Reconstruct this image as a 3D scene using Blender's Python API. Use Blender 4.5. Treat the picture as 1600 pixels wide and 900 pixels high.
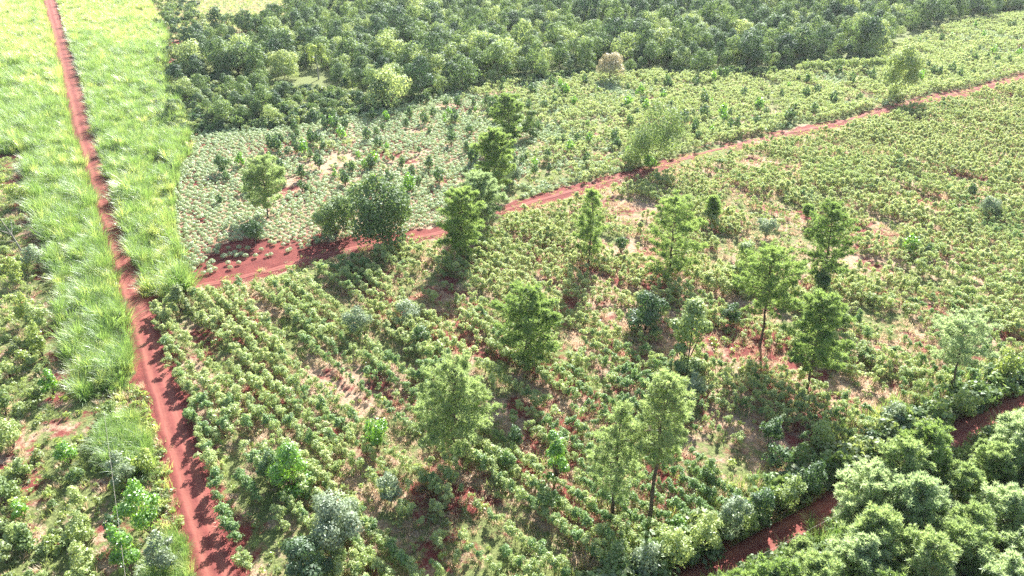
import bpy, math, random
import numpy as np
from mathutils import Vector, Matrix
random.seed(7); rng = np.random.default_rng(7)
S = bpy.context.scene
for o in list(bpy.data.objects): bpy.data.objects.remove(o)

# ------------------------------------------------------------------ camera, sky, sun
H, F, PITCH = 60.0, 1100.0, math.radians(30.6)
SP, CP = math.sin(PITCH), math.cos(PITCH)
cam = bpy.data.cameras.new('camera'); co = bpy.data.objects.new('camera', cam); S.collection.objects.link(co)
co.location = (0, 0, H); co.rotation_euler = (math.pi/2-PITCH, 0, 0)
cam.sensor_width = 36; cam.lens = 36*F/1600; cam.clip_start = .5; cam.clip_end = 8000
S.camera = co
SUN_EL, SUN_AZ = math.radians(34), math.radians(15)      # azimuth clockwise from +Y (the view direction)
w = bpy.data.worlds.new('World'); S.world = w; w.use_nodes = True
nt = w.node_tree; bg = nt.nodes['Background']
sky = nt.nodes.new('ShaderNodeTexSky'); sky.sky_type = 'NISHITA'; sky.sun_disc = False
sky.sun_elevation = SUN_EL; sky.sun_rotation = SUN_AZ; sky.air_density = 1.2; sky.dust_density = 2.0
nt.links.new(sky.outputs[0], bg.inputs[0]); bg.inputs[1].default_value = .075
sl = bpy.data.lights.new('sun', 'SUN'); so = bpy.data.objects.new('sun', sl); S.collection.objects.link(so)
sl.energy = 5.0; sl.angle = math.radians(.5); sl.color = (1, .965, .90)
sd = Vector((math.sin(SUN_AZ)*math.cos(SUN_EL), math.cos(SUN_AZ)*math.cos(SUN_EL), math.sin(SUN_EL)))
so.rotation_euler = sd.to_track_quat('Z', 'Y').to_euler(); so.location = sd*300
S.view_settings.view_transform = 'Standard'; S.view_settings.look = 'None'
S.view_settings.exposure = 1.8; S.view_settings.gamma = 1
S.render.filter_size = 1.2; S.cycles.use_denoising = False; S.cycles.use_adaptive_sampling = False; S.cycles.use_light_tree = False; S.cycles.max_bounces = 5; S.cycles.diffuse_bounces = 3; S.cycles.transmission_bounces = 3; S.cycles.glossy_bounces = 1

# ------------------------------------------------------------------ where a point of the picture lies on the ground
def G(px, py):
    u = (px-800)/F; v = (py-450)/F; t = H/(SP+v*CP)
    return (t*u, t*(CP-v*SP))
def depth(y, z=0): return y*CP-(z-H)*SP
def hgt(y, py):
    v = (py-450)/F
    return H - y*(SP+v*CP)/(CP-v*SP)
def proj(x, y, z=0):
    d = y*CP-(z-H)*SP
    return 800+F*x/d, 450-F*(y*SP+(z-H)*CP)/d
def poly(pts): return [G(*p) for p in pts]
def inside(P, X, Y):
    X = np.asarray(X); Y = np.asarray(Y); r = np.zeros(X.shape, bool); n = len(P)
    for i in range(n):
        (x1, y1), (x2, y2) = P[i], P[(i+1) % n]
        if y1 == y2: continue
        c = ((y1 > Y) != (y2 > Y)) & (X < (x2-x1)*(Y-y1)/(y2-y1)+x1)
        r ^= c
    return r
def dist_line(L, X, Y):
    d = np.full(np.shape(X), 1e9)
    for (x1, y1), (x2, y2) in zip(L[:-1], L[1:]):
        dx, dy = x2-x1, y2-y1; t = np.clip(((X-x1)*dx+(Y-y1)*dy)/(dx*dx+dy*dy), 0, 1)
        d = np.minimum(d, np.hypot(X-x1-t*dx, Y-y1-t*dy))
    return d
_nt = rng.random((256, 256))
def noise(X, Y, s, o=0):
    x = X/s+37.3+o*11.7; y = Y/s+91.1+o*5.3; xi = np.floor(x).astype(int); yi = np.floor(y).astype(int)
    fx = x-xi; fy = y-yi; fx = fx*fx*(3-2*fx); fy = fy*fy*(3-2*fy)
    g = lambda a, b: _nt[a & 255, b & 255]
    return (g(xi, yi)*(1-fx)+g(xi+1, yi)*fx)*(1-fy)+(g(xi, yi+1)*(1-fx)+g(xi+1, yi+1)*fx)*fy
def fbm(X, Y, s, o=0): return .55*noise(X, Y, s, o)+.3*noise(X, Y, s/2.3, o+3)+.15*noise(X, Y, s/5, o+7)

# ------------------------------------------------------------------ materials
def lin(r, g, b): return tuple(((c/255)/12.92 if c/255 <= .04045 else ((c/255+.055)/1.055)**2.4) for c in (r, g, b))+(1,)
def new_mat(name):
    m = bpy.data.materials.new(name); m.use_nodes = True; m.node_tree.nodes.clear(); return m, m.node_tree
def nd(t, k, **kw):
    n = t.nodes.new(k)
    for a, b in kw.items(): setattr(n, a, b)
    return n
def leaf_mat(name, c1, c2, trans=.45, gloss=.10, rough=.45, tcol=None, vary=.5):
    """thin leaves: colour differs from leaf to leaf and from plant to plant; light passes through them"""
    m, t = new_mat(name); L = t.links.new
    gi = nd(t, 'ShaderNodeNewGeometry'); oi = nd(t, 'ShaderNodeObjectInfo')
    mx = nd(t, 'ShaderNodeMix', data_type='RGBA'); mx.inputs[6].default_value = (*c1, 1); mx.inputs[7].default_value = (*c2, 1)
    ad = nd(t, 'ShaderNodeMath', operation='MULTIPLY_ADD'); ad.inputs[1].default_value = vary; 
    m2 = nd(t, 'ShaderNodeMath', operation='MULTIPLY'); m2.inputs[1].default_value = 1-vary
    L(oi.outputs['Random'], m2.inputs[0]); L(gi.outputs['Random Per Island'], ad.inputs[0]); L(m2.outputs[0], ad.inputs[2]); L(ad.outputs[0], mx.inputs[0])
    d = nd(t, 'ShaderNodeBsdfDiffuse'); tr = nd(t, 'ShaderNodeBsdfTranslucent'); gl = nd(t, 'ShaderNodeBsdfGlossy'); gl.inputs['Roughness'].default_value = rough
    gl.inputs['Color'].default_value = (.9, .95, 1, 1)
    hs = nd(t, 'ShaderNodeHueSaturation'); hs.inputs['Hue'].default_value = .487; hs.inputs['Saturation'].default_value = 1.12; hs.inputs['Value'].default_value = 2.0
    L(mx.outputs[2], d.inputs[0]); L(mx.outputs[2], hs.inputs['Color']); L(hs.outputs[0], tr.inputs[0])
    a = nd(t, 'ShaderNodeMixShader'); a.inputs[0].default_value = trans; L(d.outputs[0], a.inputs[1]); L(tr.outputs[0], a.inputs[2])
    b = nd(t, 'ShaderNodeMixShader'); b.inputs[0].default_value = gloss; L(a.outputs[0], b.inputs[1]); L(gl.outputs[0], b.inputs[2])
    o = nd(t, 'ShaderNodeOutputMaterial'); L(b.outputs[0], o.inputs[0]); return m
def bark_mat(name, c1, c2, sc=6):
    m, t = new_mat(name); L = t.links.new
    tc = nd(t, 'ShaderNodeTexCoord'); n = nd(t, 'ShaderNodeTexNoise'); n.inputs['Scale'].default_value = sc; L(tc.outputs['Object'], n.inputs[0])
    r = nd(t, 'ShaderNodeValToRGB'); r.color_ramp.elements[0].color = (*c1, 1); r.color_ramp.elements[1].color = (*c2, 1)
    r.color_ramp.elements[0].position = .35; r.color_ramp.elements[1].position = .65
    p = nd(t, 'ShaderNodeBsdfPrincipled'); p.inputs['Roughness'].default_value = .9
    L(n.outputs[0], r.inputs[0]); L(r.outputs[0], p.inputs[0]); o = nd(t, 'ShaderNodeOutputMaterial'); L(p.outputs[0], o.inputs[0]); return m

M = {}
M['cassava'] = leaf_mat('cassava_leaf', (.215, .305, .09), (.405, .465, .21), .43, .055, .55, vary=.7)
M['cassava_yellow'] = leaf_mat('cassava_leaf_yellowish', (.275, .345, .115), (.47, .515, .26), .43, .05, .55, vary=.7)
M['cassava_deep'] = leaf_mat('cassava_leaf_deep', (.12, .22, .065), (.26, .36, .14), .45, .05, .55, vary=.7)
M['cassava_pale'] = leaf_mat('pale_crop_leaf', (.23, .31, .15), (.40, .48, .27), .38, .08, .55)
M['stem'] = bark_mat('crop_stem', (.16, .08, .05), (.30, .20, .12))
M['cane'] = leaf_mat('tall_grass_blade', (.115, .22, .05), (.27, .37, .125), .46, .07, .5)
M['cane_yellow'] = leaf_mat('yellow_grass_blade', (.30, .38, .10), (.44, .49, .20), .45, .1)
M['weed'] = leaf_mat('weed_leaf', (.13, .19, .06), (.27, .32, .12), .42, .06, .6)
M['straw'] = leaf_mat('dry_grass_blade', (.36, .27, .17), (.55, .45, .31), .4, .05, .6)
M['pine'] = leaf_mat('pine_needles', (.13, .21, .06), (.24, .33, .11), .5, .06, .6)
M['pine_light'] = leaf_mat('pale_pine_needles', (.19, .27, .10), (.32, .40, .175), .48, .06, .6)
M['pine_grey'] = leaf_mat('greyish_pine_needles', (.22, .30, .14), (.38, .46, .25), .5, .07, .6)
M['forest_dark'] = leaf_mat('forest_leaf_dark', (.045, .095, .04), (.12, .185, .07), .27, .05, .6, vary=.3)
M['forest_mid'] = leaf_mat('forest_leaf', (.095, .16, .05), (.22, .305, .10), .31, .05, .6, vary=.3)
M['forest_pale'] = leaf_mat('forest_leaf_pale', (.19, .27, .085), (.37, .44, .17), .34, .06, .6, vary=.3)
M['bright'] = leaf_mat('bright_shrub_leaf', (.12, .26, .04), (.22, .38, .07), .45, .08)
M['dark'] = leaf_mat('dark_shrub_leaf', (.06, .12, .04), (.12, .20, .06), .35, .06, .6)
M['grey'] = leaf_mat('grey_shrub_leaf', (.15, .21, .11), (.29, .35, .21), .35, .07, .6)
M['tan'] = leaf_mat('blond_tree_leaf', (.34, .31, .17), (.48, .43, .27), .3, .05)
M['yellow'] = leaf_mat('yellow_shrub_leaf', (.20, .27, .07), (.33, .40, .13), .45, .06)
M['bark'] = bark_mat('bark', (.05, .035, .028), (.14, .10, .075))
M['bark_grey'] = bark_mat('grey_bark', (.20, .18, .16), (.42, .38, .34))

def soil_nodes(t, vec, sc=1.0):
    L = t.links.new
    n1 = nd(t, 'ShaderNodeTexNoise'); n1.inputs['Scale'].default_value = .35*sc; n1.inputs['Detail'].default_value = 8; n1.inputs['Roughness'].default_value = .7; L(vec, n1.inputs[0])
    r = nd(t, 'ShaderNodeValToRGB'); e = r.color_ramp.elements
    e[0].position = .3; e[0].color = (.12, .026, .026, 1); e[1].position = .72; e[1].color = (.27, .076, .062, 1)
    L(n1.outputs[0], r.inputs[0]); return r, n1

def ground_mat():
    m, t = new_mat('red_earth_with_cover'); L = t.links.new
    tc = nd(t, 'ShaderNodeTexCoord'); vec = tc.outputs['Object']
    soil, _ = soil_nodes(t, vec)
    at = nd(t, 'ShaderNodeAttribute', attribute_name='cover')     # x straw, y green
    sx = nd(t, 'ShaderNodeSeparateXYZ'); L(at.outputs['Vector'], sx.inputs[0])
    def cover(prev, amount, ca, cb, scale, seed):
        mp = nd(t, 'ShaderNodeMapping'); mp.inputs['Location'].default_value = (seed, seed*2, 0); L(vec, mp.inputs[0])
        n = nd(t, 'ShaderNodeTexNoise'); n.inputs['Scale'].default_value = scale; n.inputs['Detail'].default_value = 9; n.inputs['Roughness'].default_value = .72; L(mp.outputs[0], n.inputs[0])
        a = nd(t, 'ShaderNodeMath', operation='ADD'); L(n.outputs[0], a.inputs[0]); L(amount, a.inputs[1])
        mr = nd(t, 'ShaderNodeMapRange'); mr.inputs[1].default_value = .97; mr.inputs[2].default_value = 1.07; L(a.outputs[0], mr.inputs[0])
        n2 = nd(t, 'ShaderNodeTexNoise'); n2.inputs['Scale'].default_value = 2.2; n2.inputs['Detail'].default_value = 8; n2.inputs['Roughness'].default_value = .75; L(mp.outputs[0], n2.inputs[0])
        c = nd(t, 'ShaderNodeValToRGB'); c.color_ramp.elements[0].position = .38; c.color_ramp.elements[1].position = .62
        c.color_ramp.elements[0].color = (*ca, 1); c.color_ramp.elements[1].color = (*cb, 1); L(n2.outputs[0], c.inputs[0])
        mx = nd(t, 'ShaderNodeMix', data_type='RGBA'); L(mr.outputs[0], mx.inputs[0]); L(prev, mx.inputs[6]); L(c.outputs[0], mx.inputs[7]); return mx.outputs[2]
    o1 = cover(soil.outputs[0], sx.outputs[0], (.26, .155, .105), (.49, .375, .265), .28, 13)
    o2 = cover(o1, sx.outputs[1], (.08, .10, .035), (.24, .28, .10), .4, 57)
    nb = nd(t, 'ShaderNodeTexNoise'); nb.inputs['Scale'].default_value = 3; nb.inputs['Detail'].default_value = 10; nb.inputs['Roughness'].default_value = .75; L(vec, nb.inputs[0])
    bp = nd(t, 'ShaderNodeBump'); bp.inputs['Strength'].default_value = .9; bp.inputs['Distance'].default_value = .25; L(nb.outputs[0], bp.inputs['Height'])
    p = nd(t, 'ShaderNodeBsdfPrincipled'); p.inputs['Roughness'].default_value = .95; p.inputs['Specular IOR Level'].default_value = .2
    L(o2, p.inputs[0]); L(bp.outputs[0], p.inputs['Normal']); o = nd(t, 'ShaderNodeOutputMaterial'); L(p.outputs[0], o.inputs[0]); return m
def road_mat():
    m, t = new_mat('packed_red_dirt'); L = t.links.new
    tc = nd(t, 'ShaderNodeTexCoord'); soil, n1 = soil_nodes(t, tc.outputs['Object'], 2.2)
    uv = nd(t, 'ShaderNodeUVMap'); sp = nd(t, 'ShaderNodeSeparateXYZ'); L(uv.outputs[0], sp.inputs[0])
    mp = nd(t, 'ShaderNodeMapping'); mp.inputs['Scale'].default_value = (4, .12, 1); L(uv.outputs[0], mp.inputs[0])
    st = nd(t, 'ShaderNodeTexNoise'); st.inputs['Scale'].default_value = 3; st.inputs['Detail'].default_value = 6; L(mp.outputs[0], st.inputs[0])
    r = nd(t, 'ShaderNodeValToRGB'); cr = r.color_ramp; cr.elements[0].position = 0; cr.elements[0].color = (.0,)*3+(1,); cr.elements[1].position = 1; cr.elements[1].color = (.0,)*3+(1,)
    for p, v in ((.12, .25), (.24, 1), (.34, .8), (.45, .15), (.55, .1), (.66, .85), (.76, 1), (.9, .2)):
        e = cr.elements.new(p); e.color = (v, v, v, 1)
    L(sp.outputs[0], r.inputs[0])
    mu = nd(t, 'ShaderNodeMath', operation='MULTIPLY'); L(r.outputs[0], mu.inputs[0]); L(st.outputs[0], mu.inputs[1])
    m2 = nd(t, 'ShaderNodeMath', operation='MULTIPLY'); L(mu.outputs[0], m2.inputs[0]); m2.inputs[1].default_value = 1.35
    mx = nd(t, 'ShaderNodeMix', data_type='RGBA'); L(m2.outputs[0], mx.inputs[0]); L(soil.outputs[0], mx.inputs[6]); mx.inputs[7].default_value = (.31, .110, .083, 1)
    nb = nd(t, 'ShaderNodeTexNoise'); nb.inputs['Scale'].default_value = 6; nb.inputs['Detail'].default_value = 8; L(tc.outputs['Object'], nb.inputs[0])
    bp = nd(t, 'ShaderNodeBump'); bp.inputs['Strength'].default_value = .5; bp.inputs['Distance'].default_value = .08; L(nb.outputs[0], bp.inputs['Height'])
    p = nd(t, 'ShaderNodeBsdfPrincipled'); p.inputs['Roughness'].default_value = .9; p.inputs['Specular IOR Level'].default_value = .25
    L(mx.outputs[2], p.inputs[0]); L(bp.outputs[0], p.inputs['Normal']); o = nd(t, 'ShaderNodeOutputMaterial'); L(p.outputs[0], o.inputs[0]); return m
M['ground'] = ground_mat(); M['road'] = road_mat()

# ------------------------------------------------------------------ mesh helpers
def mesh_np(name, V, faces_n, idx, mats, mi=None):
    """faces all with faces_n corners"""
    me = bpy.data.meshes.new(name); nf = len(idx)
    me.vertices.add(len(V)); me.vertices.foreach_set('co', np.asarray(V, np.float32).ravel())
    me.loops.add(nf*faces_n); me.loops.foreach_set('vertex_index', np.asarray(idx, np.int32).ravel())
    me.polygons.add(nf); me.polygons.foreach_set('loop_start', np.arange(0, nf*faces_n, faces_n, dtype=np.int32))
    for m in mats: me.materials.append(m)
    if mi is not None: me.polygons.foreach_set('material_index', np.asarray(mi, np.int32))
    me.update(calc_edges=True); return me
def norm(a): return a/np.maximum(np.linalg.norm(a, axis=-1, keepdims=True), 1e-9)
def leafquads(C, N, L, W, R=rng, droop=0.0):
    """rhombic leaves at C facing N: returns V, F"""
    n = len(C); r = R.normal(size=(n, 3)); T = norm(np.cross(N, r)); B = np.cross(N, T)
    if droop: T = norm(T+np.array([0, 0, -droop]))
    L = np.broadcast_to(L, (n,))[:, None]; W = np.broadcast_to(W, (n,))[:, None]
    V = np.stack([C-T*L*.5, C+B*W*.5-T*L*.05, C+T*L*.5-N*L*.12, C-B*W*.5-T*L*.05], 1).reshape(-1, 3)
    return V, np.arange(4*n).reshape(n, 4)
def blades(C, D, L, W, R=rng):
    """thin needle quads from C along D"""
    n = len(C); S_ = norm(np.cross(D, R.normal(size=(n, 3))))
    L = np.broadcast_to(L, (n,))[:, None]; W = np.broadcast_to(W, (n,))[:, None]
    V = np.stack([C, C+D*L*.5+S_*W*.5, C+D*L, C+D*L*.5-S_*W*.5], 1).reshape(-1, 3)
    return V, np.arange(4*n).reshape(n, 4)
def tube(path, rad, sides=6):
    P = np.asarray(path, float); n = len(P); V = []; Fc = []
    for i in range(n):
        d = P[min(i+1, n-1)]-P[max(i-1, 0)]; d = d/np.linalg.norm(d)
        a = np.cross(d, [0, 1, 0] if abs(d[1]) < .9 else [1, 0, 0]); a /= np.linalg.norm(a); b = np.cross(d, a)
        for k in range(sides):
            an = 2*math.pi*k/sides; V.append(P[i]+rad[i]*(math.cos(an)*a+math.sin(an)*b))
    for i in range(n-1):
        for k in range(sides):
            k2 = (k+1) % sides; Fc.append((i*sides+k, i*sides+k2, (i+1)*sides+k2, (i+1)*sides+k))
    return np.array(V), np.array(Fc)
def joinm(parts):
    V = []; I = []; o = 0
    for v, f in parts: V.append(v); I.append(f+o); o += len(v)
    return np.concatenate(V), np.concatenate(I)
def two(name, wood, leaf, mw, ml):
    V, I = joinm([wood, leaf]); return mesh_np(name, V, 4, I, [mw, ml], [0]*len(wood[1])+[1]*len(leaf[1]))

COL = S.collection; OBJ = bpy.data.objects
def tag(o, label=None, cat=None, group=None, kind=None):
    for k, v in (('label', label), ('category', cat), ('group', group), ('kind', kind)):
        if v: o[k] = v
    return o
def link(name, me, parent=None, loc=None):
    o = OBJ.new(name, me); COL.objects.link(o)
    if parent: o.parent = parent
    if loc is not None: o.location = loc
    return o
def plant(name, parts, x, y, label, cat, group=None, s=1.0, rz=None, sz=None, z=0.0):
    """an Empty at the foot of a plant and its parts (name, mesh) under it"""
    r = link(name, None, None, (x, y, z)); r.empty_display_size = .3
    r.rotation_euler = (0, 0, random.uniform(0, 6.28) if rz is None else rz); r.scale = (s, s, sz or s)
    for pn, me in parts: link(pn, me, r)
    return tag(r, label, cat, group)

_hold = {}
def scatter(name, pts, rot, scl, vi, protos, label, cat):
    """one 'stuff' object: geometry nodes place the proto meshes on its points"""
    col = bpy.data.collections.new(name+'_kinds')
    for i, me in enumerate(protos):
        p = bpy.data.objects.new('%s_kind_%02d' % (name, i), me); col.objects.link(p)
    me = bpy.data.meshes.new(name); me.vertices.add(len(pts)); me.vertices.foreach_set('co', np.asarray(pts, np.float32).ravel())
    a = me.attributes.new('rot', 'FLOAT_VECTOR', 'POINT'); a.data.foreach_set('vector', np.asarray(rot, np.float32).ravel())
    a = me.attributes.new('scl', 'FLOAT_VECTOR', 'POINT'); a.data.foreach_set('vector', np.asarray(scl, np.float32).ravel())
    a = me.attributes.new('vi', 'INT', 'POINT'); a.data.foreach_set('value', np.asarray(vi, np.int32))
    o = link(name, me); tag(o, label, cat, None, 'stuff')
    g = bpy.data.node_groups.new(name, 'GeometryNodeTree')
    g.interface.new_socket('Geometry', in_out='INPUT', socket_type='NodeSocketGeometry'); g.interface.new_socket('Geometry', in_out='OUTPUT', socket_type='NodeSocketGeometry')
    i = g.nodes.new('NodeGroupInput'); u = g.nodes.new('NodeGroupOutput'); ip = g.nodes.new('GeometryNodeInstanceOnPoints')
    ci = g.nodes.new('GeometryNodeCollectionInfo'); ci.inputs[0].default_value = col; ci.inputs['Separate Children'].default_value = True; ci.inputs['Reset Children'].default_value = True
    def at(n, dt):
        q = g.nodes.new('GeometryNodeInputNamedAttribute'); q.data_type = dt; q.inputs['Name'].default_value = n; return q.outputs[0]
    g.links.new(i.outputs[0], ip.inputs['Points']); g.links.new(ci.outputs[0], ip.inputs['Instance']); ip.inputs['Pick Instance'].default_value = True
    g.links.new(at('vi', 'INT'), ip.inputs['Instance Index'])
    er = g.nodes.new('FunctionNodeEulerToRotation'); g.links.new(at('rot', 'FLOAT_VECTOR'), er.inputs[0]); g.links.new(er.outputs[0], ip.inputs['Rotation'])
    g.links.new(at('scl', 'FLOAT_VECTOR'), ip.inputs['Scale']); g.links.new(ip.outputs[0], u.inputs[0])
    md = o.modifiers.new('place', 'NODES'); md.node_group = g
    return o
def scat(name, X, Y, sc, protos, label, cat, tilt=.12, z=0, jit=.2, vi=None):
    n = len(X); rot = np.stack([rng.normal(0, tilt, n), rng.normal(0, tilt, n), rng.uniform(0, 6.283, n)], 1)
    s = np.asarray(sc)[:, None]*(1+rng.normal(0, jit*.5, (n, 3))); s[:, 1] = s[:, 0]
    return scatter(name, np.stack([X, Y, np.full(n, z)], 1), rot, np.maximum(s, .05), rng.integers(0, len(protos), n) if vi is None else vi, protos, label, cat)

# ------------------------------------------------------------------ plant shapes
def r_(seed): return np.random.default_rng(seed)
def cassava_parts(seed, h=2.1, dense=1.0, mat='cassava', leafL=.21):
    R = r_(seed); wood = []; Vs = []; Is = []; o = 0
    n_st = R.integers(2, 4); tips = []
    for s in range(n_st):
        a = R.uniform(0, 6.28); b = np.array([.12*math.cos(a), .12*math.sin(a), 0]); hh = h*R.uniform(.5, .72)
        e = b+np.array([math.cos(a)*R.uniform(.1, .3), math.sin(a)*R.uniform(.1, .3), hh]); wood.append(tube([b, (b+e)/2+R.normal(0, .04, 3), e], [.03, .025, .02], 4))
        for k in range(R.integers(2, 4)):
            a2 = R.uniform(0, 6.28); t = e+np.array([math.cos(a2)*R.uniform(.08, .36), math.sin(a2)*R.uniform(.08, .36), h*R.uniform(.1, .3)])
            wood.append(tube([e, t], [.018, .012], 4)); tips.append(t)
        if R.random() < .3: tips.append(e*[1, 1, R.uniform(.55, .8)]+R.normal(0, .15, 3)*[1, 1, .3])
    tips = np.array(tips); n = int(60*dense); CC = []; NN = []
    for t in tips:
        th = R.uniform(0, 6.28, n); ph = R.uniform(-.35, 1.45, n); d = np.stack([np.cos(th)*np.cos(ph), np.sin(th)*np.cos(ph), np.sin(ph)], 1)
        rr = R.uniform(.14, .38, n)[:, None]*np.array([1, 1, R.uniform(.7, 1.2)]); CC.append(t+d*rr); NN.append(norm(d+R.normal(0, .38, (n, 3))+[0, 0, .4]))
    m = int(28*dense)                                        # lower leaves along the stems
    k = R.integers(0, len(tips), m); CC.append(tips[k]*R.uniform(.4, .95, (m, 1))+R.normal(0, .12, (m, 3))); NN.append(norm(R.normal(0, .7, (m, 3))+[0, 0, .6]))
    Cc = np.concatenate(CC); N = np.concatenate(NN)
    lf = leafquads(Cc, N, leafL*R.uniform(.6, 1.35, len(Cc)), leafL*.55, R, .35)
    return joinm(wood), lf
def ball_parts(seed, r=.5, mat=None):
    R = r_(seed); n = 150; th = R.uniform(0, 6.28, n); ph = np.arcsin(R.uniform(-.15, 1, n)); d = np.stack([np.cos(th)*np.cos(ph), np.sin(th)*np.cos(ph), np.sin(ph)], 1)
    Cc = d*R.uniform(.65, 1.02, (n, 1))*r*np.array([1, 1, .85])+[0, 0, r*.75]
    wood = joinm([tube([[0, 0, 0], [d[i, 0]*r*.3, d[i, 1]*r*.3, r*.9]], [.03, .015], 4) for i in range(3)])
    return wood, leafquads(Cc, norm(d+R.normal(0, .3, (n, 3))+[0, 0, .2]), .2*R.uniform(.7, 1.2, n), .13, R, .2)
def crown_leaves(R, lobes, n, L, W, flat=.0, jit=.32, shell=.55):
    """leaves on the outer shell of several lobes (cx,cy,cz,rx,rz)"""
    lobes = np.asarray(lobes, float); wgt = lobes[:, 3]**2; k = R.choice(len(lobes), n, p=wgt/wgt.sum())
    th = R.uniform(0, 6.28, n); sp = R.uniform(-.75, 1, n); cp = np.sqrt(1-sp**2); d = np.stack([np.cos(th)*cp, np.sin(th)*cp, sp], 1)
    rr = R.uniform(shell, 1.05, n)**.6; sz = np.stack([lobes[k, 3], lobes[k, 3], lobes[k, 4]], 1)
    # bumps: clusters of leaves stand proud, gaps between them
    bump = 1+.13*np.sin(5*th+k)*np.cos(4*sp*3+k*2); Cc = lobes[k, :3]+d*sz*(rr*bump)[:, None]
    N = norm(d+R.normal(0, jit, (n, 3))+[0, 0, .3])
    return leafquads(Cc, N, L*R.uniform(.6, 1.3, n), W, R, .1)
def broadleaf(seed, h=9, w=7, n=900, L=.55, W=.4, trunk_h=.35, lobes_n=9, shell=.55, top=1.0, thick=.5):
    R = r_(seed); lobes = []; wood = []; cz = h*(trunk_h+(1-trunk_h)*.5); rz = h*(1-trunk_h)*.5; tr = .02*h*thick+.05
    wood.append(tube([[0, 0, 0], [R.normal(0, .15), R.normal(0, .15), h*trunk_h], [0, 0, h*.75]], [tr, tr*.8, tr*.3], 6))
    lobes.append((0, 0, cz+rz*.15, w*.30, rz*.75))
    for i in range(lobes_n):
        a = 6.283*i/lobes_n*1.0+R.uniform(-.4, .4); q = R.uniform(.25, .36)*w; z = cz+rz*(R.uniform(-.55, .6) if trunk_h > .12 else R.uniform(-.92, .35)); rl = w*R.uniform(.14, .24)
        c = np.array([math.cos(a)*q, math.sin(a)*q, z]); lobes.append((*c, rl, rl*R.uniform(.75, 1.05)))
        s = np.array([0, 0, h*trunk_h*R.uniform(.7, 1.3)]); wood.append(tube([s, (s+c)/2+[0, 0, .2], c], [tr*.5, tr*.3, tr*.12], 4))
    for i in range(3): lobes.append((R.normal(0, w*.1), R.normal(0, w*.1), cz+rz*R.uniform(.45, .75)*top, w*.17, w*.15))
    return joinm(wood), crown_leaves(R, lobes, n, L, W, shell=shell)
def shrub(seed, h=2, w=2, n=300, L=.3, W=.2, lobes_n=6, upright=0.0):
    R = r_(seed); lobes = [(0, 0, h*.5, w*.33, h*.42)]; wood = []
    for i in range(lobes_n):
        a = 6.283*i/lobes_n+R.uniform(-.4, .4); q = R.uniform(.2, .36)*w; z = h*R.uniform(.25 if upright != .3 else .12, .72); rl = w*R.uniform(.13, .22)
        c = np.array([math.cos(a)*q, math.sin(a)*q, z]); lobes.append((*c, rl, rl*(1+upright))); wood.append(tube([[0, 0, 0], c*.6+[0, 0, .05], c], [.05, .035, .015], 4))
    lobes.append((R.normal(0, w*.08), R.normal(0, w*.08), h*.82, w*.16, h*.16))
    return joinm(wood), crown_leaves(R, lobes, n, L, W, jit=.55, shell=.35)
def pine_parts(seed, h=16, w=6, cb=.4, lean=(0, 0), dens=1.0, tuft=.42, sparse=0.0, bare=.0, blade=.05):
    R = r_(seed); lx, ly = lean
    axis = lambda z: np.array([lx*(z/h)**1.4, ly*(z/h)**1.4, z]); tr = .011*h+.03
    wob = R.normal(0, .12, (9, 2)); zs = np.linspace(0, h*.97, 9)
    trunk = tube([axis(z)+[wob[i, 0]*(i > 0), wob[i, 1]*(i > 0), 0] for i, z in enumerate(zs)], [tr*(1-.86*z/h)+(.05 if z == 0 else 0) for z in zs], 7)
    br = []; tips = []; dirs = []
    z = h*cb; 
    while z < h*.98:
        f = (z-h*cb)/(h*(1-cb)); prof = (math.sin(min(1, (f+.22)/.52)*math.pi/2) if f < .3 else math.cos((f-.3)/.7*math.pi/2)**.6); prof = max(prof, .16)
        nb = R.integers(3, 6); a0 = R.uniform(0, 6.28)
        for k in range(nb):
            if R.random() < sparse: continue
            a = a0+6.283*k/nb+R.normal(0, .25); ln = w*.56*prof*R.uniform(.6, 1.15); up = .15+.55*f+R.normal(0, .12)
            d = np.array([math.cos(a), math.sin(a), up]); d /= np.linalg.norm(d); s = axis(z); m_ = s+d*ln*.55-[0, 0, ln*.05]; e = s+d*ln+[0, 0, ln*.08]
            br.append(tube([s, m_, e], [.05+.008*ln, .035, .012], 4))
            nt_ = max(3, int(ln*3.2*dens))
            for q in range(nt_):
                tt = 1-(1-bare)*R.random()**1.5*.75; p = s+(e-s)*tt; off = R.normal(0, 1, 3)*[.5, .5, .28]*(.25+.28*ln*(1.15-tt)); p = p+off+[0, 0, .1]
                tips.append(p); dirs.append(norm(d+R.normal(0, .35, 3)+[0, 0, .5]))
        z += h*(1-cb)*R.uniform(.045, .075)
    for q in range(int(10*dens)): tips.append(axis(h*R.uniform(.93, 1.0))+R.normal(0, .15, 3)); dirs.append(norm(np.array([0, 0, 1.])+R.normal(0, .3, 3)))
    T = np.array(tips); D = np.array(dirs); nn = 20; CC = np.repeat(T, nn, 0); DD = norm(np.repeat(D, nn, 0)*.55+norm(R.normal(0, 1, (len(T)*nn, 3))))
    V, I = blades(CC-DD*.05, DD, tuft*R.uniform(.7, 1.15, len(CC)), blade*1.6, R)
    return trunk, joinm(br), (V, I), len(T)
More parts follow.
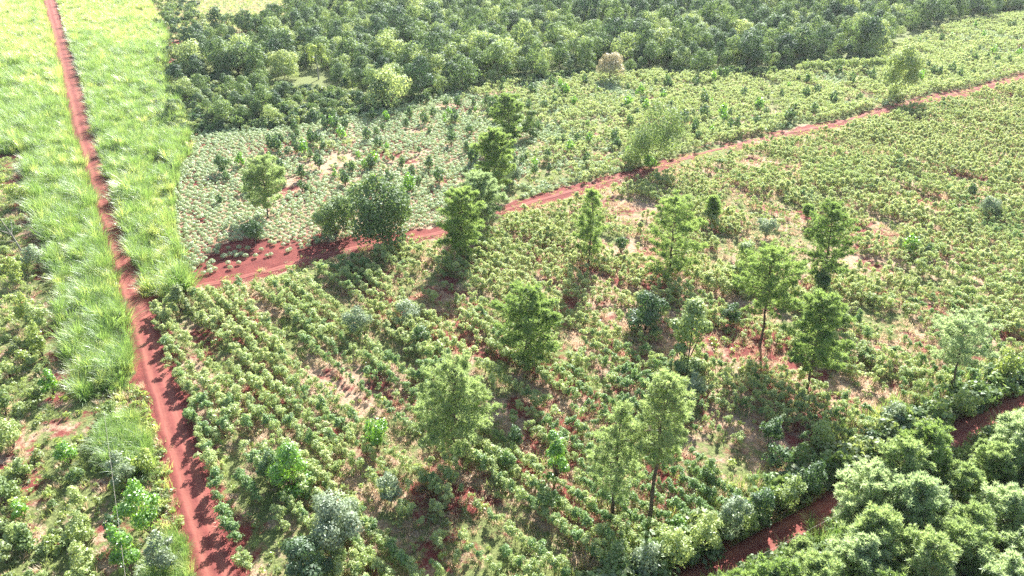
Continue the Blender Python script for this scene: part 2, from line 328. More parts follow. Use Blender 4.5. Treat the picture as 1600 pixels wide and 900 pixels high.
def tussock(seed, n=26, h=2.6, spread=.7, wid=.06, bend=.9, seg=3):
    """arching grass blades"""
    R = r_(seed); V = []; I = []
    for i in range(n):
        a = R.uniform(0, 6.28); b = np.array([math.cos(a), math.sin(a), 0])*R.uniform(0, spread*.5)+np.array([*R.normal(0, spread*.15, 2), 0]); a += R.normal(0, .5); L = h*R.uniform(.6, 1.1); k = R.uniform(.35, 1)*bend
        side = np.array([-math.sin(a), math.cos(a), 0])*wid*R.uniform(.7, 1.2); o = len(V); t0 = R.uniform(.02, .25)
        for s in range(seg+1):
            t = s/seg; ang = t0+k*1.9*t**1.5; 
            p = b+np.array([math.cos(a)*L*(math.sin(t0)*t+.42*k*t**2.2), math.sin(a)*L*(math.sin(t0)*t+.42*k*t**2.2), L*(t-.38*k*t**3)])
            ww = (1-t**2)*.9+.1; V += [p-side*ww*.5, p+side*ww*.5]
        for s in range(seg): q = o+2*s; I.append((q, q+1, q+3, q+2))
    return np.array(V), np.array(I)

# ------------------------------------------------------------------ the lie of the land
roadL = [G(*p) for p in ((50, -70), (70, 0), (86, 60), (101, 120), (114, 180), (125, 225))]+[G(311, 900), G(352, 1048)]
pathC = [G(*p) for p in ((268, 458), (300, 449), (360, 438), (420, 424), (470, 409), (520, 394), (600, 379), (690, 364), (740, 346), (790, 327), (850, 311), (900, 297), (950, 283), (1000, 270), (1040, 257), (1080, 244), (1140, 229), (1200, 214), (1300, 194), (1350, 180), (1400, 166), (1500, 145), (1600, 119), (1750, 88))]
lowC = [G(*p) for p in ((960, 985), (1085, 911), (1200, 849), (1290, 800), (1360, 757), (1430, 716), (1500, 678), (1575, 640), (1640, 612), (1750, 570), (1900, 510))]
def offset(L, d):
    out = []
    for i in range(len(L)):
        a = L[max(i-1, 0)]; b = L[min(i+1, len(L)-1)]; dx, dy = b[0]-a[0], b[1]-a[1]; n = math.hypot(dx, dy); out.append((L[i][0]+dy/n*d, L[i][1]-dx/n*d))
    return out
ROADW = 3.3
roadC = offset(roadL[::-1], ROADW/2)      # bottom to top: +offset lies to the right
def resample(L, st):
    P = [np.array(L[0])]; 
    for a, b in zip(L[:-1], L[1:]):
        a, b = np.array(a), np.array(b); n = max(1, int(np.hypot(*(b-a))/st))
        for k in range(1, n+1): P.append(a+(b-a)*k/n)
    return np.array(P)
def smooth(P, k=5):
    for _ in range(k): P[1:-1] = (P[:-2]+2*P[1:-1]+P[2:])/4
    return P
def strip(name, L, wid, z, ruts, jit=.12, cross=11):
    """a dirt road as a sheet with two worn ruts, its edges uneven"""
    P = smooth(resample(L, 1.0), 12); n = len(P); V = []; UV = []
    for i in range(n):
        d = P[min(i+1, n-1)]-P[max(i-1, 0)]; d /= np.hypot(*d); nr = np.array([d[1], -d[0]])
        wf = 1+.4*min(1, max(0, (P[i][1]-120)/120))*(name == 'dirt_road'); wl = wf*wid/2*(1+jit*(noise(np.array(i*1.), np.array(3.), 3.1)-.5)*2); wr = wf*wid/2*(1+jit*(noise(np.array(i*1.), np.array(99.), 2.7)-.5)*2)
        for k in range(cross):
            f = k/(cross-1); o = -wl+(wl+wr)*f; p = P[i]+nr*o
            zz = z-ruts*(math.exp(-((f-.27)/.08)**2)+math.exp(-((f-.73)/.08)**2))+ruts*.6*math.exp(-((f-.5)/.1)**2)
            if k in (0, cross-1): zz = -.03
            V.append((p[0], p[1], zz)); UV.append((f, i*1.0))
    I = [(i*cross+k, i*cross+k+1, (i+1)*cross+k+1, (i+1)*cross+k) for i in range(n-1) for k in range(cross-1)]
    me = mesh_np(name, V, 4, I, [M['road']]); uv = me.uv_layers.new(name='UVMap'); ua = np.array(UV)[np.array(I).ravel()]
    uv.data.foreach_set('uv', ua.astype(np.float32).ravel()); o = link(name, me); o['kind'] = 'structure'; return o
strip('dirt_road', roadC, ROADW, .10, .05); strip('dirt_path', pathC, 1.35, .07, .03, .5); strip('shaded_dirt_road', lowC, 3.0, .10, .05)

P_cane_left = poly([(133, 232), (60, 225), (40, 260), (52, 330), (78, 400), (92, 470), (98, 540), (110, 600), (130, 628), (190, 612), (215, 592), (205, 540), (198, 505), (184, 450), (170, 400), (155, 350), (143, 300)])
P_cane_top = poly([(-150, 235), (0, 243), (60, 240), (118, 226), (125, 222), (110, 180), (98, 120), (84, 60), (66, 0), (45, -80), (-600, -80)])
P_cane_right = poly([(300, 455), (262, 470), (225, 462), (180, 360), (152, 270), (128, 180), (114, 110), (104, 50), (92, 0), (75, -80), (235, -80), (238, 10), (262, 60), (258, 120), (292, 200), (300, 240), (282, 262), (276, 300), (272, 350), (284, 400)])
P_forest = poly([(262, 172), (276, 200), (300, 205), (430, 196), (500, 186), (600, 170), (700, 145), (800, 126), (950, 116), (1100, 114), (1200, 116), (1250, 96), (1370, 96), (1392, 62), (1480, 36), (1600, 19), (1750, 0), (1900, -75), (560, -75), (500, -6), (440, 36), (395, 48), (335, 58), (300, 95), (278, 120)])
P_forest_edge = poly([(255, 190), (262, 205), (300, 208), (430, 200), (500, 190), (600, 172), (560, 150), (400, 130), (262, 110), (225, 150)])
P_E = poly([(283, 262), (302, 238), (298, 206), (430, 198), (500, 188), (600, 172), (700, 148), (800, 128), (950, 118), (1100, 116), (1200, 118), (1262, 112), (1376, 108), (1396, 72), (1480, 40), (1600, 22), (1800, -2), (1900, 50), (1750, 84), (1600, 114), (1500, 140), (1400, 160), (1300, 188), (1200, 208), (1080, 237), (1000, 262), (900, 289), (790, 318), (700, 350), (600, 366), (520, 378), (440, 400), (380, 415), (310, 440), (290, 440), (268, 390), (273, 300)])
P_bare = poly([(285, 452), (292, 440), (325, 405), (372, 372), (410, 372), (450, 384), (520, 378), (560, 368), (640, 366), (690, 360), (690, 368), (600, 383), (520, 400), (430, 428), (330, 458), (290, 462)])
P_F = poly([(300, 458), (430, 430), (520, 402), (600, 388), (700, 370), (790, 335), (900, 306), (1000, 280), (1080, 254), (1200, 224), (1300, 203), (1400, 176), (1500, 155), (1600, 128), (1750, 98), (1950, 300), (1900, 480), (1750, 545), (1640, 585), (1575, 610), (1500, 640), (1430, 672), (1330, 735), (1270, 775), (1190, 815), (1080, 875), (960, 940), (880, 1010), (400, 1010), (338, 860), (290, 690), (252, 560), (232, 480)])
P_Lfield = poly([(-260, 250), (0, 250), (55, 246), (40, 260), (52, 330), (78, 400), (92, 470), (98, 540), (110, 600), (130, 628), (225, 605), (250, 700), (282, 830), (305, 920), (340, 1040), (-500, 1040)])
P_grove = poly([(1130, 930), (1215, 880), (1310, 826), (1450, 745), (1520, 712), (1590, 678), (1680, 640), (1900, 560), (2300, 600), (2100, 1250), (900, 1250), (980, 1010)])
P_far_clear = poly([(235, 60), (262, 60), (300, 62), (335, 55), (395, 46), (440, 34), (500, -10), (560, -80), (235, -80)])

RA0 = math.atan2(G(520, 870)[1]-G(300, 620)[1], G(520, 870)[0]-G(300, 620)[0])
P_open = [poly([(18, 250), (42, 258), (54, 330), (80, 400), (94, 470), (100, 540), (112, 600), (150, 645), (140, 690), (85, 690), (70, 600), (66, 500), (48, 430), (18, 330)]), poly([(140, 725), (165, 745), (178, 800), (190, 900), (200, 1000), (165, 1000), (150, 880), (132, 790)]), poly([(38, 640), (50, 640), (62, 760), (72, 900), (58, 900), (46, 760)])]
def in_open(x, y): return inside(P_open[0], x, y) | inside(P_open[1], x, y) | inside(P_open[2], x, y)
def grid(P, dx, dy, ang=0, jit=.3, R=rng):
    X, Y = np.array(P)[:, 0], np.array(P)[:, 1]; cx, cy = X.mean(), Y.mean(); rad = max(np.hypot(X-cx, Y-cy)); n1 = int(rad/dx)+1; n2 = int(rad/dy)+1
    a, b = np.meshgrid(np.arange(-n1, n1+1)*dx, np.arange(-n2, n2+1)*dy, indexing='ij'); a = a.ravel()+R.normal(0, jit*dx, a.size); b = b.ravel()+R.normal(0, jit*dy*.5, b.size)
    c, s = math.cos(ang), math.sin(ang); x = cx+a*c-b*s; y = cy+a*s+b*c; k = inside(P, x, y)
    px, py = proj(x, y); k &= (px > -220) & (px < 1820) & (py < 1080)
    return x[k], y[k]

# ground sheet: fine cells where the camera looks, coarse ones out to the horizon
def ground():
    xs = np.concatenate([[-1500, -700], np.arange(-440, 460.1, 1.6), [750, 1500]]); ys = np.concatenate([[-500, -200, -60], np.arange(10, 470, 1.6), [550, 700, 1000, 1500]])
    X, Y = np.meshgrid(xs, ys, indexing='ij'); x = X.ravel(); y = Y.ravel(); px, py = proj(x, np.maximum(y, 5))
    straw = .30+.45*(fbm(x, y, 9, 1)-.5)*2; green = .38+.35*(fbm(x, y, 12, 2)-.5)*2
    inE = inside(P_E, x, y); inF = inside(P_F, x, y); inL = inside(P_Lfield, x, y); cane = inside(P_cane_left, x, y) | inside(P_cane_top, x, y) | inside(P_cane_right, x, y)
    forest = inside(P_forest, x, y); bare = inside(P_bare, x, y)
    straw = np.where(inE, .58+.5*(fbm(x, y, 8, 1)-.5), straw); green = np.where(inE, .30+.5*(fbm(x, y, 10, 2)-.4)+np.clip((px-500)/1500, 0, .25), green)
    mid = np.exp(-((px-1050)/380)**2-((py-560)/190)**2)
    ur = x*math.cos(RA0)+y*math.sin(RA0); vr = -x*math.sin(RA0)+y*math.cos(RA0)
    straw = np.where(inF, .58+.6*(fbm(ur/2.6, vr, 4, 1)-.5)-.08*mid, straw); green = np.where(inF, .51+.6*(fbm(ur/2, vr, 5, 2)-.5)-.08*mid, green)
    straw = np.where(inL, .46+.6*(fbm(x, y, 7, 1)-.5), straw); green = np.where(inL, .60+.7*(fbm(x, y, 5, 2)-.45), green)
    op = in_open(x, y); straw = np.where(op, .52+.3*(fbm(x, y, 3, 5)-.5), straw); green = np.where(op, .5+.5*(fbm(x, y, 3, 6)-.5), green); straw = np.where(cane, .2, straw); green = np.where(cane, .6, green); fr = forest | inside([(a, b-7) for a, b in P_forest], x, y); straw = np.where(fr, .3, straw); green = np.where(fr, .85, green)
    clr = inside(P_far_clear, x, y); straw = np.where(clr, .85, straw); green = np.where(clr, .6, green)
    dp = dist_line(pathC, x, y); side = dp < 4; below = inF & (dp < 6.5) & (dp > 1.4)
    straw = np.where(below, .62, straw); green = np.where(below, .55+.3*(fbm(x, y, 4, 5)-.5), green)
    straw = np.where(bare, .12+.2*fbm(x, y, 3, 5), straw); green = np.where(bare, .05, green)
    near = dist_line(roadC, x, y); straw = np.where(near < 2.6, .3, straw); green = np.where(near < 2.6, .12, green)
    V = np.stack([x, y, np.where((np.abs(x) < 430) & (y > 20) & (y < 460), .10*(fbm(x, y, 5, 9)-.5), 0)-.03], 1)
    V[:, 2] = np.where((near < 4) | (dp < 4) | (dist_line(lowC, x, y) < 5), -.02, V[:, 2])
    nx, ny = len(xs), len(ys); i, j = np.meshgrid(np.arange(nx-1), np.arange(ny-1), indexing='ij'); a = (i*ny+j).ravel()
    me = mesh_np('ground', V, 4, np.stack([a, a+ny, a+ny+1, a+1], 1), [M['ground']])
    at = me.attributes.new('cover', 'FLOAT_VECTOR', 'POINT'); at.data.foreach_set('vector', np.stack([straw, green, green*0], 1).astype(np.float32).ravel())
    me.polygons.foreach_set('use_smooth', np.ones(len(me.polygons), bool)); o = link('ground', me); o['kind'] = 'structure'
ground()

# ------------------------------------------------------------------ tall grass (nobody could count it)
def blade_protos(k0, count, mats, **kw):
    out = []
    for i in range(count):
        V, I = tussock(k0+i, **kw); out.append(mesh_np('grass_tuft', V, 4, I, [M[mats[i % len(mats)]]]))
    return out
caneP = blade_protos(100, 6, ['cane', 'cane', 'cane', 'cane', 'cane_yellow', 'cane'], n=60, h=3.9, spread=1.2, wid=.07, bend=1.0)
caneY = blade_protos(120, 5, ['cane_yellow', 'cane', 'cane_yellow', 'cane_yellow', 'cane'], n=60, h=3.6, spread=1.3, wid=.075, bend=1.0)
roadD = lambda x, y: dist_line(roadC, x, y)
x, y = grid(P_cane_left, .85, .85, .3, .4); k = (roadD(x, y) > ROADW/2+.5) & (noise(x, y, 2.4, 2) > .3); x, y = x[k], y[k]
s = .22+1.35*fbm(x, y, 3.2, 4); scat('tall_grass', x, y, s, caneP, 'strip of tall green grass left of the red dirt road', 'tall grass', .22, jit=.35)
x, y = grid(P_cane_right, 1.0, 1.0, .3, .4); k = (roadD(x, y) > ROADW/2+.1+1.9*np.clip((y-120)/120, 0, 1)) & ((noise(x, y, 2.6, 2) > .2) | (roadD(x, y) < 4)); x, y = x[k], y[k]
px, py = proj(x, y); ky = (noise(x, y, 14, 3)*.8+np.clip((90-py)/120, 0, .6)+np.clip(1-np.abs(px-255)/30, 0, 1)*(py > 260)*.5) > .62  # patches, plus yellow near top and right edge: sun glow put into colour
s = .28+1.3*fbm(x, y, 3.4, 5)
scat('tall_grass', x[~ky], y[~ky], s[~ky], caneP, 'band of tall green grass between the red dirt road and the crop field', 'tall grass', .22, jit=.35)
scat('yellow_grass', x[ky], y[ky], s[ky]*.85, caneY, 'yellow green grass patches in the band right of the dirt road', 'tall grass', .22, jit=.35)
x, y = grid(P_cane_top, 1.25, 1.25, .3, .4); k = (roadD(x, y) > ROADW/2+1.3); x, y = x[k], y[k]; px, py = proj(x, y)
ky = (noise(x, y, 18, 3)*.7+np.clip((170-py)/170, 0, .8)) > .62; s = .3+1.25*fbm(x, y, 4.5, 6)  # yellow share grows towards the top: glow of backlit blades put into colour
scat('tall_grass', x[~ky], y[~ky], s[~ky]*1.1, caneP, 'field of tall grass at the far left beyond the track gap', 'tall grass', .22, jit=.35)
scat('yellow_grass', x[ky], y[ky], s[ky]*1.1, caneY, 'grass coloured yellow for backlight in the far left field at the top corner', 'tall grass', .22, jit=.35)
x, y = grid(P_far_clear, 2, 2, .3, .4); scat('pale_meadow_grass', x, y, .35+.4*fbm(x, y, 12, 5), blade_protos(150, 3, ['straw', 'cane_yellow', 'weed'], n=30, h=2.2, spread=2.2, wid=.12), 'pale dry meadow beyond the left end of the forest', 'grass')

# ------------------------------------------------------------------ crops
RA = None
a1 = np.array(G(300, 620)); a2 = np.array(G(520, 870)); RA = math.atan2(a2[1]-a1[1], a2[0]-a1[0])
def parts_mesh(name, w_l, ml, mw='stem'):
    return (mesh_np(name+'_stems', w_l[0][0], 4, w_l[0][1], [M[mw]]), mesh_np(name+'_leaves', w_l[1][0], 4, w_l[1][1], [M[ml]]), two(name, w_l[0], w_l[1], M[mw], M[ml]))
cass = [parts_mesh('cassava', cassava_parts(200+i, 2.1+.12*(i % 3)), ['cassava_deep', 'cassava', 'cassava_yellow'][i % 3]) for i in range(12)]
cassL = [parts_mesh('cassava_low', cassava_parts(220+i, 1.7, .65), ['cassava_yellow', 'cassava'][i % 2]) for i in range(4)]
ballM = [parts_mesh('pale_crop', ball_parts(240+i), 'cassava_pale') for i in range(5)]

# main field: rows one metre and a bit apart, gaps and thin patches where the red earth shows
x, y = grid(P_F, .7, 2.1, RA, .10); px, py = proj(x, y)
clear = np.exp(-((px-1080)/420)**2-((py-560)/170)**2)
ur = x*math.cos(RA)+y*math.sin(RA); vr = -x*math.sin(RA)+y*math.cos(RA)
nz = fbm(ur/2.6, vr, 5, 11); keep = nz > .31+.07*clear-.13*(px < 640)*(py > 430)-.06*(py < 300)+rng.random(len(x))*.16
keep &= ~inside(P_bare, x, y) & (dist_line(pathC, x, y) > 4.0+2*noise(x, y, 10, 4)) & (roadD(x, y) > ROADW/2+.45) & (dist_line(lowC, x, y) > 4.5)
ditch = np.abs(((x*math.sin(RA)-y*math.cos(RA))/9.5+.6*noise(x, y, 30, 8)) % 1-.5) < .10    # every few rows one is missing
keep &= ~(ditch & (fbm(x, y, 20, 3) > .42))
x, y, px, py = x[keep], y[keep], px[keep], py[keep]
el = resample(offset(roadC, 1.1+ROADW/2-.45), .75); ex, ey = el[:, 0]+rng.normal(.15, .3, len(el)), el[:, 1]+rng.normal(0, .15, len(el)); eqx, eqy = proj(ex, ey); kk = (eqy > 492) & (eqy < 1040) & (rng.random(len(ex)) < .66)
x = np.append(x, ex[kk]); y = np.append(y, ey[kk]); px, py = proj(x, y)
s = (.52+.7*fbm(x, y, 10, 13)+rng.normal(0, .13, len(x)))*(1.0+.12*(px < 560)*(py > 600)); s = np.clip(s, .4, 1.25)
vis = (px > 0) & (px < 1600) & (py < 905)
order = np.argsort(-(py*vis*1.0+s*30)); near = np.zeros(len(x), bool); near[order[:300]] = True
tone = np.clip(np.round((fbm(x, y, 16, 41)-.5)*3.2+.95+np.clip((560-py)/330, -.7, .9)+rng.normal(0, .45, len(x))), 0, 2).astype(int); vi = tone+3*rng.integers(0, 4, len(x))
for i in np.where(near)[0]:
    c = cass[vi[i]]
    plant('cassava_plant', [('stems', c[0]), ('leaves', c[1])], float(x[i]), float(y[i]), 'leafy green cassava plant in the crop rows nearest the bottom edge', 'cassava plant', 'cassava plants of the nearest rows', float(s[i]))
f = ~near; scat('cassava_crop', x[f], y[f], s[f], [c[2] for c in cass], 'rows of green cassava filling the field below the thin path', 'crop', .1, vi=vi[f])

# field beyond the path: pale round plants, thicker at the left, mixed with green ones further right
x, y = grid(P_E, 1.2, 1.32, .9, .2); px, py = proj(x, y)
k = (fbm(x, y, 6, 21)+.14*(px < 420)+rng.random(len(x))*.12 > .40) & (~inside(P_bare, x, y) | (rng.random(len(x)) < .42)) & (dist_line(pathC, x, y) > 1.5) & (dist_line(roadC, x, y) > 7)
x, y, px, py = x[k], y[k], px[k], py[k]; green = fbm(x, y, 14, 23)+np.clip((px-800)/800, -.3, .25)+rng.random(len(x))*.4-.2 > .64
s = .62+.6*fbm(x, y, 9, 22)+.35*rng.random(len(x))
B = ~green; bx, by, bs, bqx, bqy = x[B], y[B], s[B], px[B], py[B]
order = np.argsort(-(bqy+bs*25)*((bqx > 0) & (bqx < 1600))); near = np.zeros(len(bx), bool); near[order[:300]] = True
for i in np.where(near)[0]:
    c = ballM[random.randrange(5)]
    plant('pale_crop_plant', [('leaves', c[1])], float(bx[i]), float(by[i]), 'small round grey green crop plant on red soil near the path junction', 'crop plant', 'round pale plants nearest the path', float(bs[i]))
scat('pale_crop', bx[~near], by[~near], bs[~near], [c[2] for c in ballM], 'field of small round grey green plants beyond the path', 'crop', .1)
scat('green_crop', x[green], y[green], s[green]*.95, [c[2] for c in cassL], 'low green cassava rows between the path and the forest', 'crop', .1)

# ------------------------------------------------------------------ ground cover: weeds, dry grass
weedP = blade_protos(300, 4, ['weed', 'straw', 'weed', 'straw'], n=26, h=.75, spread=1.1, wid=.07, bend=1.1, seg=2)
weedL = [mesh_np('weed_clump', *(lambda q: (q[0], 4, q[1]))(shrub(320+i, .7, 1.1, 60, .26, .17, 3)[1]), [M[['weed', 'cassava', 'yellow'][i]]]) for i in range(3)]
drysP = blade_protos(340, 3, ['straw'], n=30, h=.6, spread=1.4, wid=.07, bend=1.2, seg=2)
x, y = grid(P_F, 1.25, 1.25, .2, .45); k = (fbm(x, y, 6, 2)+rng.random(len(x))*.2 > .55) & (dist_line(pathC, x, y) > 2) & (dist_line(lowC, x, y) > 2.6) & (roadD(x, y) > ROADW/2+.6)
scat('weeds', x[k], y[k], .5+.8*rng.random(k.sum()), weedP+weedL, 'low weeds between the cassava rows of the main field', 'weeds')
x, y = grid(P_F, 1.2, 1.2, .5, .45); k = (fbm(x, y, 6, 1)+rng.random(len(x))*.2 > .60) & (dist_line(pathC, x, y) > 2) & (dist_line(lowC, x, y) > 2.6) & (roadD(x, y) > ROADW/2+.6)
scat('dry_grass', x[k], y[k], .5+.8*rng.random(k.sum()), drysP, 'pale dry grass tufts on red soil between the crop rows', 'dry grass')
x, y = grid(P_E, 1.9, 1.9, .5, .45); k = (fbm(x, y, 7, 1) > .45) & (dist_line(pathC, x, y) > 2) & ~inside(P_bare, x, y)
scat('weeds', x[k], y[k], .5+.8*rng.random(k.sum()), weedP+weedL[:1], 'weeds and dry grass among the round pale plants', 'weeds')
x, y = grid(P_Lfield, .95, .95, .5, .45); k = (fbm(x, y, 5, 2)+rng.random(len(x))*.16 > .38) & (roadD(x, y) > ROADW/2+.4) & (~in_open(x, y) | (rng.random(len(x)) < .3))
scat('rough_grass', x[k], y[k], .5+.9*rng.random(k.sum()), weedP+weedL, 'rough green grass and weeds of the field at lower left', 'grass', jit=.4)
k = np.array(smooth(resample(pathC[1:], .5), 6)); n = len(k); off = np.where(rng.random(n) < .25, -rng.uniform(.5, 1.2, n), rng.uniform(.6, 4.2, n)); d = np.gradient(k, axis=0); d /= np.hypot(d[:, 0], d[:, 1])[:, None]
x = k[:, 0]+d[:, 1]*off; y = k[:, 1]-d[:, 0]*off; scat('verge_grass', np.tile(x, 3)+rng.normal(0, .5, 3*n), np.tile(y, 3)+rng.normal(0, .5, 3*n), .35+.3*rng.random(3*n), blade_protos(360, 3, ['cane_yellow', 'straw', 'weed'], n=24, h=.9, spread=1.3, wid=.07, bend=1.1, seg=2), 'yellowish grass verge along the near side of the thin path', 'grass')

# ------------------------------------------------------------------ forest belt: 300 nearest trees one by one, the rest as one mass
FT = []
for i in range(12):
    mt = ['forest_dark', 'forest_mid', 'forest_dark', 'forest_mid', 'forest_pale', 'forest_mid'][i % 6]; R = random.Random(400+i)
    FT.append((parts_mesh('forest_tree', broadleaf(400+i, R.uniform(7.5, 11), R.uniform(6.5, 9.5), 1500, .5, .38, .1, 9, .7), mt, 'bark'), mt))
x, y = grid(P_forest, 5.3, 5.3, .4, .4); nzz = noise(x, y, 18, 31); s = np.clip(.55+.85*rng.random(len(x))**1.7+.5*(nzz-.5), .5, 1.55)
edge = inside(P_forest_edge, x, y); s = np.where(edge, s*.62, s)
kx = np.ones(len(x), bool); qx, qy = proj(x, y); kx &= ~((np.abs(qx-498) < 27) & (qy > 112) & (qy < 165)); kx &= ~((np.abs(qx-445) < 30) & (qy > 112) & (qy < 152)); kx &= ~((np.abs(qx-953) < 26) & (qy > 100)); x, y, s = x[kx], y[kx], s[kx]
px, py = proj(x, y); order = np.argsort(-(py+s*12)*((px > 0) & (px < 1600))); near = np.zeros(len(x), bool); near[order[:300]] = True
LB = {'forest_dark': ('dark green round crowned tree in the front of the forest belt', 'dark trees along the forest front'), 'forest_mid': ('mid green bushy crowned tree in the front of the forest belt', 'mid green trees along the forest front'), 'forest_pale': ('pale green crowned tree in the front of the forest belt', 'pale trees along the forest front')}
for i in np.where(near)[0]:
    c, mt = FT[random.randrange(12)]; plant('forest_tree', [('trunk', c[0]), ('crown', c[1])], float(x[i]), float(y[i]), LB[mt][0], 'tree', LB[mt][1], float(s[i]))
f = ~near; scat('distant_forest', x[f], y[f], s[f], [c[0][2] for c in FT], 'dense mass of dark green forest behind the front trees', 'forest', .04)
und = [parts_mesh('undergrowth', shrub(430+i, 2.6, 3.6, 300, .5, .36), ['forest_mid', 'forest_dark', 'weed'][i], 'bark')[2] for i in range(3)]
x, y = grid(P_forest_edge, 2.6, 2.6, .2, .4); px, py = proj(x, y); x2 = x; scat('undergrowth', x, y, .5+.7*rng.random(len(x)), und, 'bushy undergrowth along the left forest edge', 'undergrowth')
x, y = grid(poly([(236, 0), (300, 0), (330, 50), (300, 95), (262, 115), (230, 150), (250, 60)]), 5, 5, .2, .4); scat('meadow_scrub', x, y, .6+.9*rng.random(len(x)), und, 'scattered scrub between the tall grass and the forest end', 'scrub')
fl = smooth(resample(P_forest[2:13], 1.3), 4); n = len(fl); x = np.tile(fl[:, 0], 3)+rng.normal(0, 1.2, 3*n); y = np.tile(fl[:, 1], 3)+rng.normal(1.0, 1.6, 3*n); scat('forest_edge_scrub', x, y, .35+.5*rng.random(3*n), und, 'low green scrub at the foot of the forest front', 'undergrowth')

# ------------------------------------------------------------------ single pines
def place(bx, by, ty, wpx, tx=None):
    X, Y = G(bx, by); h = hgt(Y, ty); d = depth(Y, h*.6); return X, Y, h, wpx*d/F, ((tx-800)/F*depth(Y, h)-X if tx else 0)
def pine(bx, by, tx, ty, cby, wpx, mat, label, seed, dens=1.0, sparse=0, tuft=.5, bare=0, group=None):
    X, Y, h, wd, lx = place(bx, by, ty, wpx, tx); cb = hgt(Y, cby)/h; wd = max(wd*(1.08 if mat == 'pine_light' else 1.12)-tuft*.4, 1.2)
    t, b, n, cnt = pine_parts(seed, h, wd, max(.05, cb), (lx, 0), dens*3.6, tuft*.95, sparse*.5, bare, .036)
    plant('pine_tree', [('trunk', mesh_np('trunk', t[0], 4, t[1], [M['bark']])), ('branches', mesh_np('branches', b[0], 4, b[1], [M['bark']])), ('crown', mesh_np('needles', n[0], 4, n[1], [M[mat]]))], X, Y, label, 'pine', group or 'scattered pines in the crop fields', rz=0)
PINES = [
 (775, 308, 772, 205, 292, 64, 'pine', 'dense dark green pine standing on the far side of the path at its bend', 1.3, 0),
 (798, 222, 790, 150, 213, 48, 'pine', 'dense pine in the pale field behind the darkest pine of the path', 1.2, 0),
 (720, 408, 722, 298, 385, 68, 'pine', 'leafy pine at the near edge of the path, front one of a close pair', 1.2, 0),
 (752, 358, 748, 275, 345, 62, 'pine_grey', 'greyish pine behind its darker neighbour where the path meets the pair', 1.0, .05),
 (418, 340, 410, 248, 322, 60, 'pine_light', 'pale green pine alone in the left of the round plant field', .9, .15),
 (920, 414, 925, 298, 392, 46, 'pine', 'slim pine with a narrow two tiered crown left of a wider pine', .8, .25),
 (1044, 436, 1058, 308, 425, 80, 'pine', 'wide crowned pine right of the slim two tiered pine', .85, .15),
 (1281, 464, 1302, 318, 428, 74, 'pine', 'pine with ivy covered foot, topmost of the three right hand pines', 1.0, .08),
 (1187, 540, 1207, 388, 490, 86, 'pine', 'tall pine with a long bare trunk, left of the three right hand pines', .95, .1),
 (1260, 610, 1288, 462, 570, 84, 'pine', 'full round pine beside the long shadow, nearest of the three right hand pines', 1.25, 0),
 (820, 574, 830, 452, 553, 94, 'pine', 'dense round green pine in the middle of the cassava field', 1.3, 0),
 (708, 717, 712, 574, 688, 126, 'pine_light', 'broad low pale green pine left of centre, widest crown in the field', 1.1, 0),
 (957, 806, 972, 634, 768, 84, 'pine_light', 'tall thin pale pine, left of the two slender bottom pines', .75, .2),
 (1013, 822, 1045, 586, 712, 88, 'pine_light', 'tallest pale pine with a long slender trunk near the lower road', .95, .08),
 (1480, 616, 1512, 500, 566, 86, 'pine_grey', 'sparse leaning pine with thin crown near the right hand road', .6, .3)]
for i, p in enumerate(PINES): pine(*p[:8], 500+i, p[8], p[9], tuft=.5 if p[1] > 450 else .6)
for i, (bx, by, ty, wp, lb) in enumerate([(1113, 352, 308, 20, 'small young pine alone in the rows right of the wide crowned pine'), (1262, 348, 322, 14, 'tiny young pine in the far rows above the right hand pines')]):
    pine(bx, by, bx+2, ty, by-12, wp, 'pine', lb, 540+i, 1.2, 0)
# the grove beyond the lower road
gp = []
for i in range(7):
    R = random.Random(560+i); h = R.uniform(9, 12); t, b, n, cnt = pine_parts(560+i, h, R.uniform(5, 6.4), .2, (R.uniform(-.6, .6), R.uniform(-.5, .5)), 3.6, .50, .0, 0, .046)
    mt = ['pine_grey', 'pine_light', 'pine_light', 'pine_grey', 'pine_light', 'pine', 'pine_grey'][i]
    gp.append((mesh_np('trunk', t[0], 4, t[1], [M['bark']]), mesh_np('branches', b[0], 4, b[1], [M['bark']]), mesh_np('needles', n[0], 4, n[1], [M[mt]]), mt))
GL = {'pine': 'darker green pine packed in the grove at the lower right corner', 'pine_grey': 'grey green pine packed in the grove at the lower right corner', 'pine_light': 'yellowish green pine packed in the grove at the lower right corner'}
x, y = grid(P_grove, 4.3, 4.3, .5, .2); px, py = proj(x, y); k = (px > 1040) & (px < 1800) & (py < 1120); x, y = x[k], y[k]
for a, b in ((1372, 822), (1335, 850), (1408, 800)): x = np.append(x, G(a, b)[0]); y = np.append(y, G(a, b)[1])
for i in range(len(x)):
    g = gp[random.randrange(7)]; dl = float(dist_line(lowC, x[i:i+1], y[i:i+1])[0])
    if dl < 3.2: continue
    s = 1.0 if i >= len(x)-3 else random.uniform(.8, 1.1)*min(1, .6+dl/22)
    qx, qy = proj(x[i], y[i]); ry = np.interp([qx-28, qx, qx+28], *np.array([proj(*p) for p in lowC]).T)
    while not (1318 < qx < 1412) and s > .4:           # low trees line the open stretches of the road
        top = proj(x[i], y[i], 11*s)[1]
        if top > ry[1]+16 and top+25 > ry[0]+6: break
        s -= .06
    if s < .42: continue
    plant('grove_pine', [('trunk', g[0]), ('branches', g[1]), ('crown', g[2])], float(x[i]), float(y[i]), GL[g[3]], 'pine', 'pines of the lower right grove, '+g[3].replace('_', ' '), s)

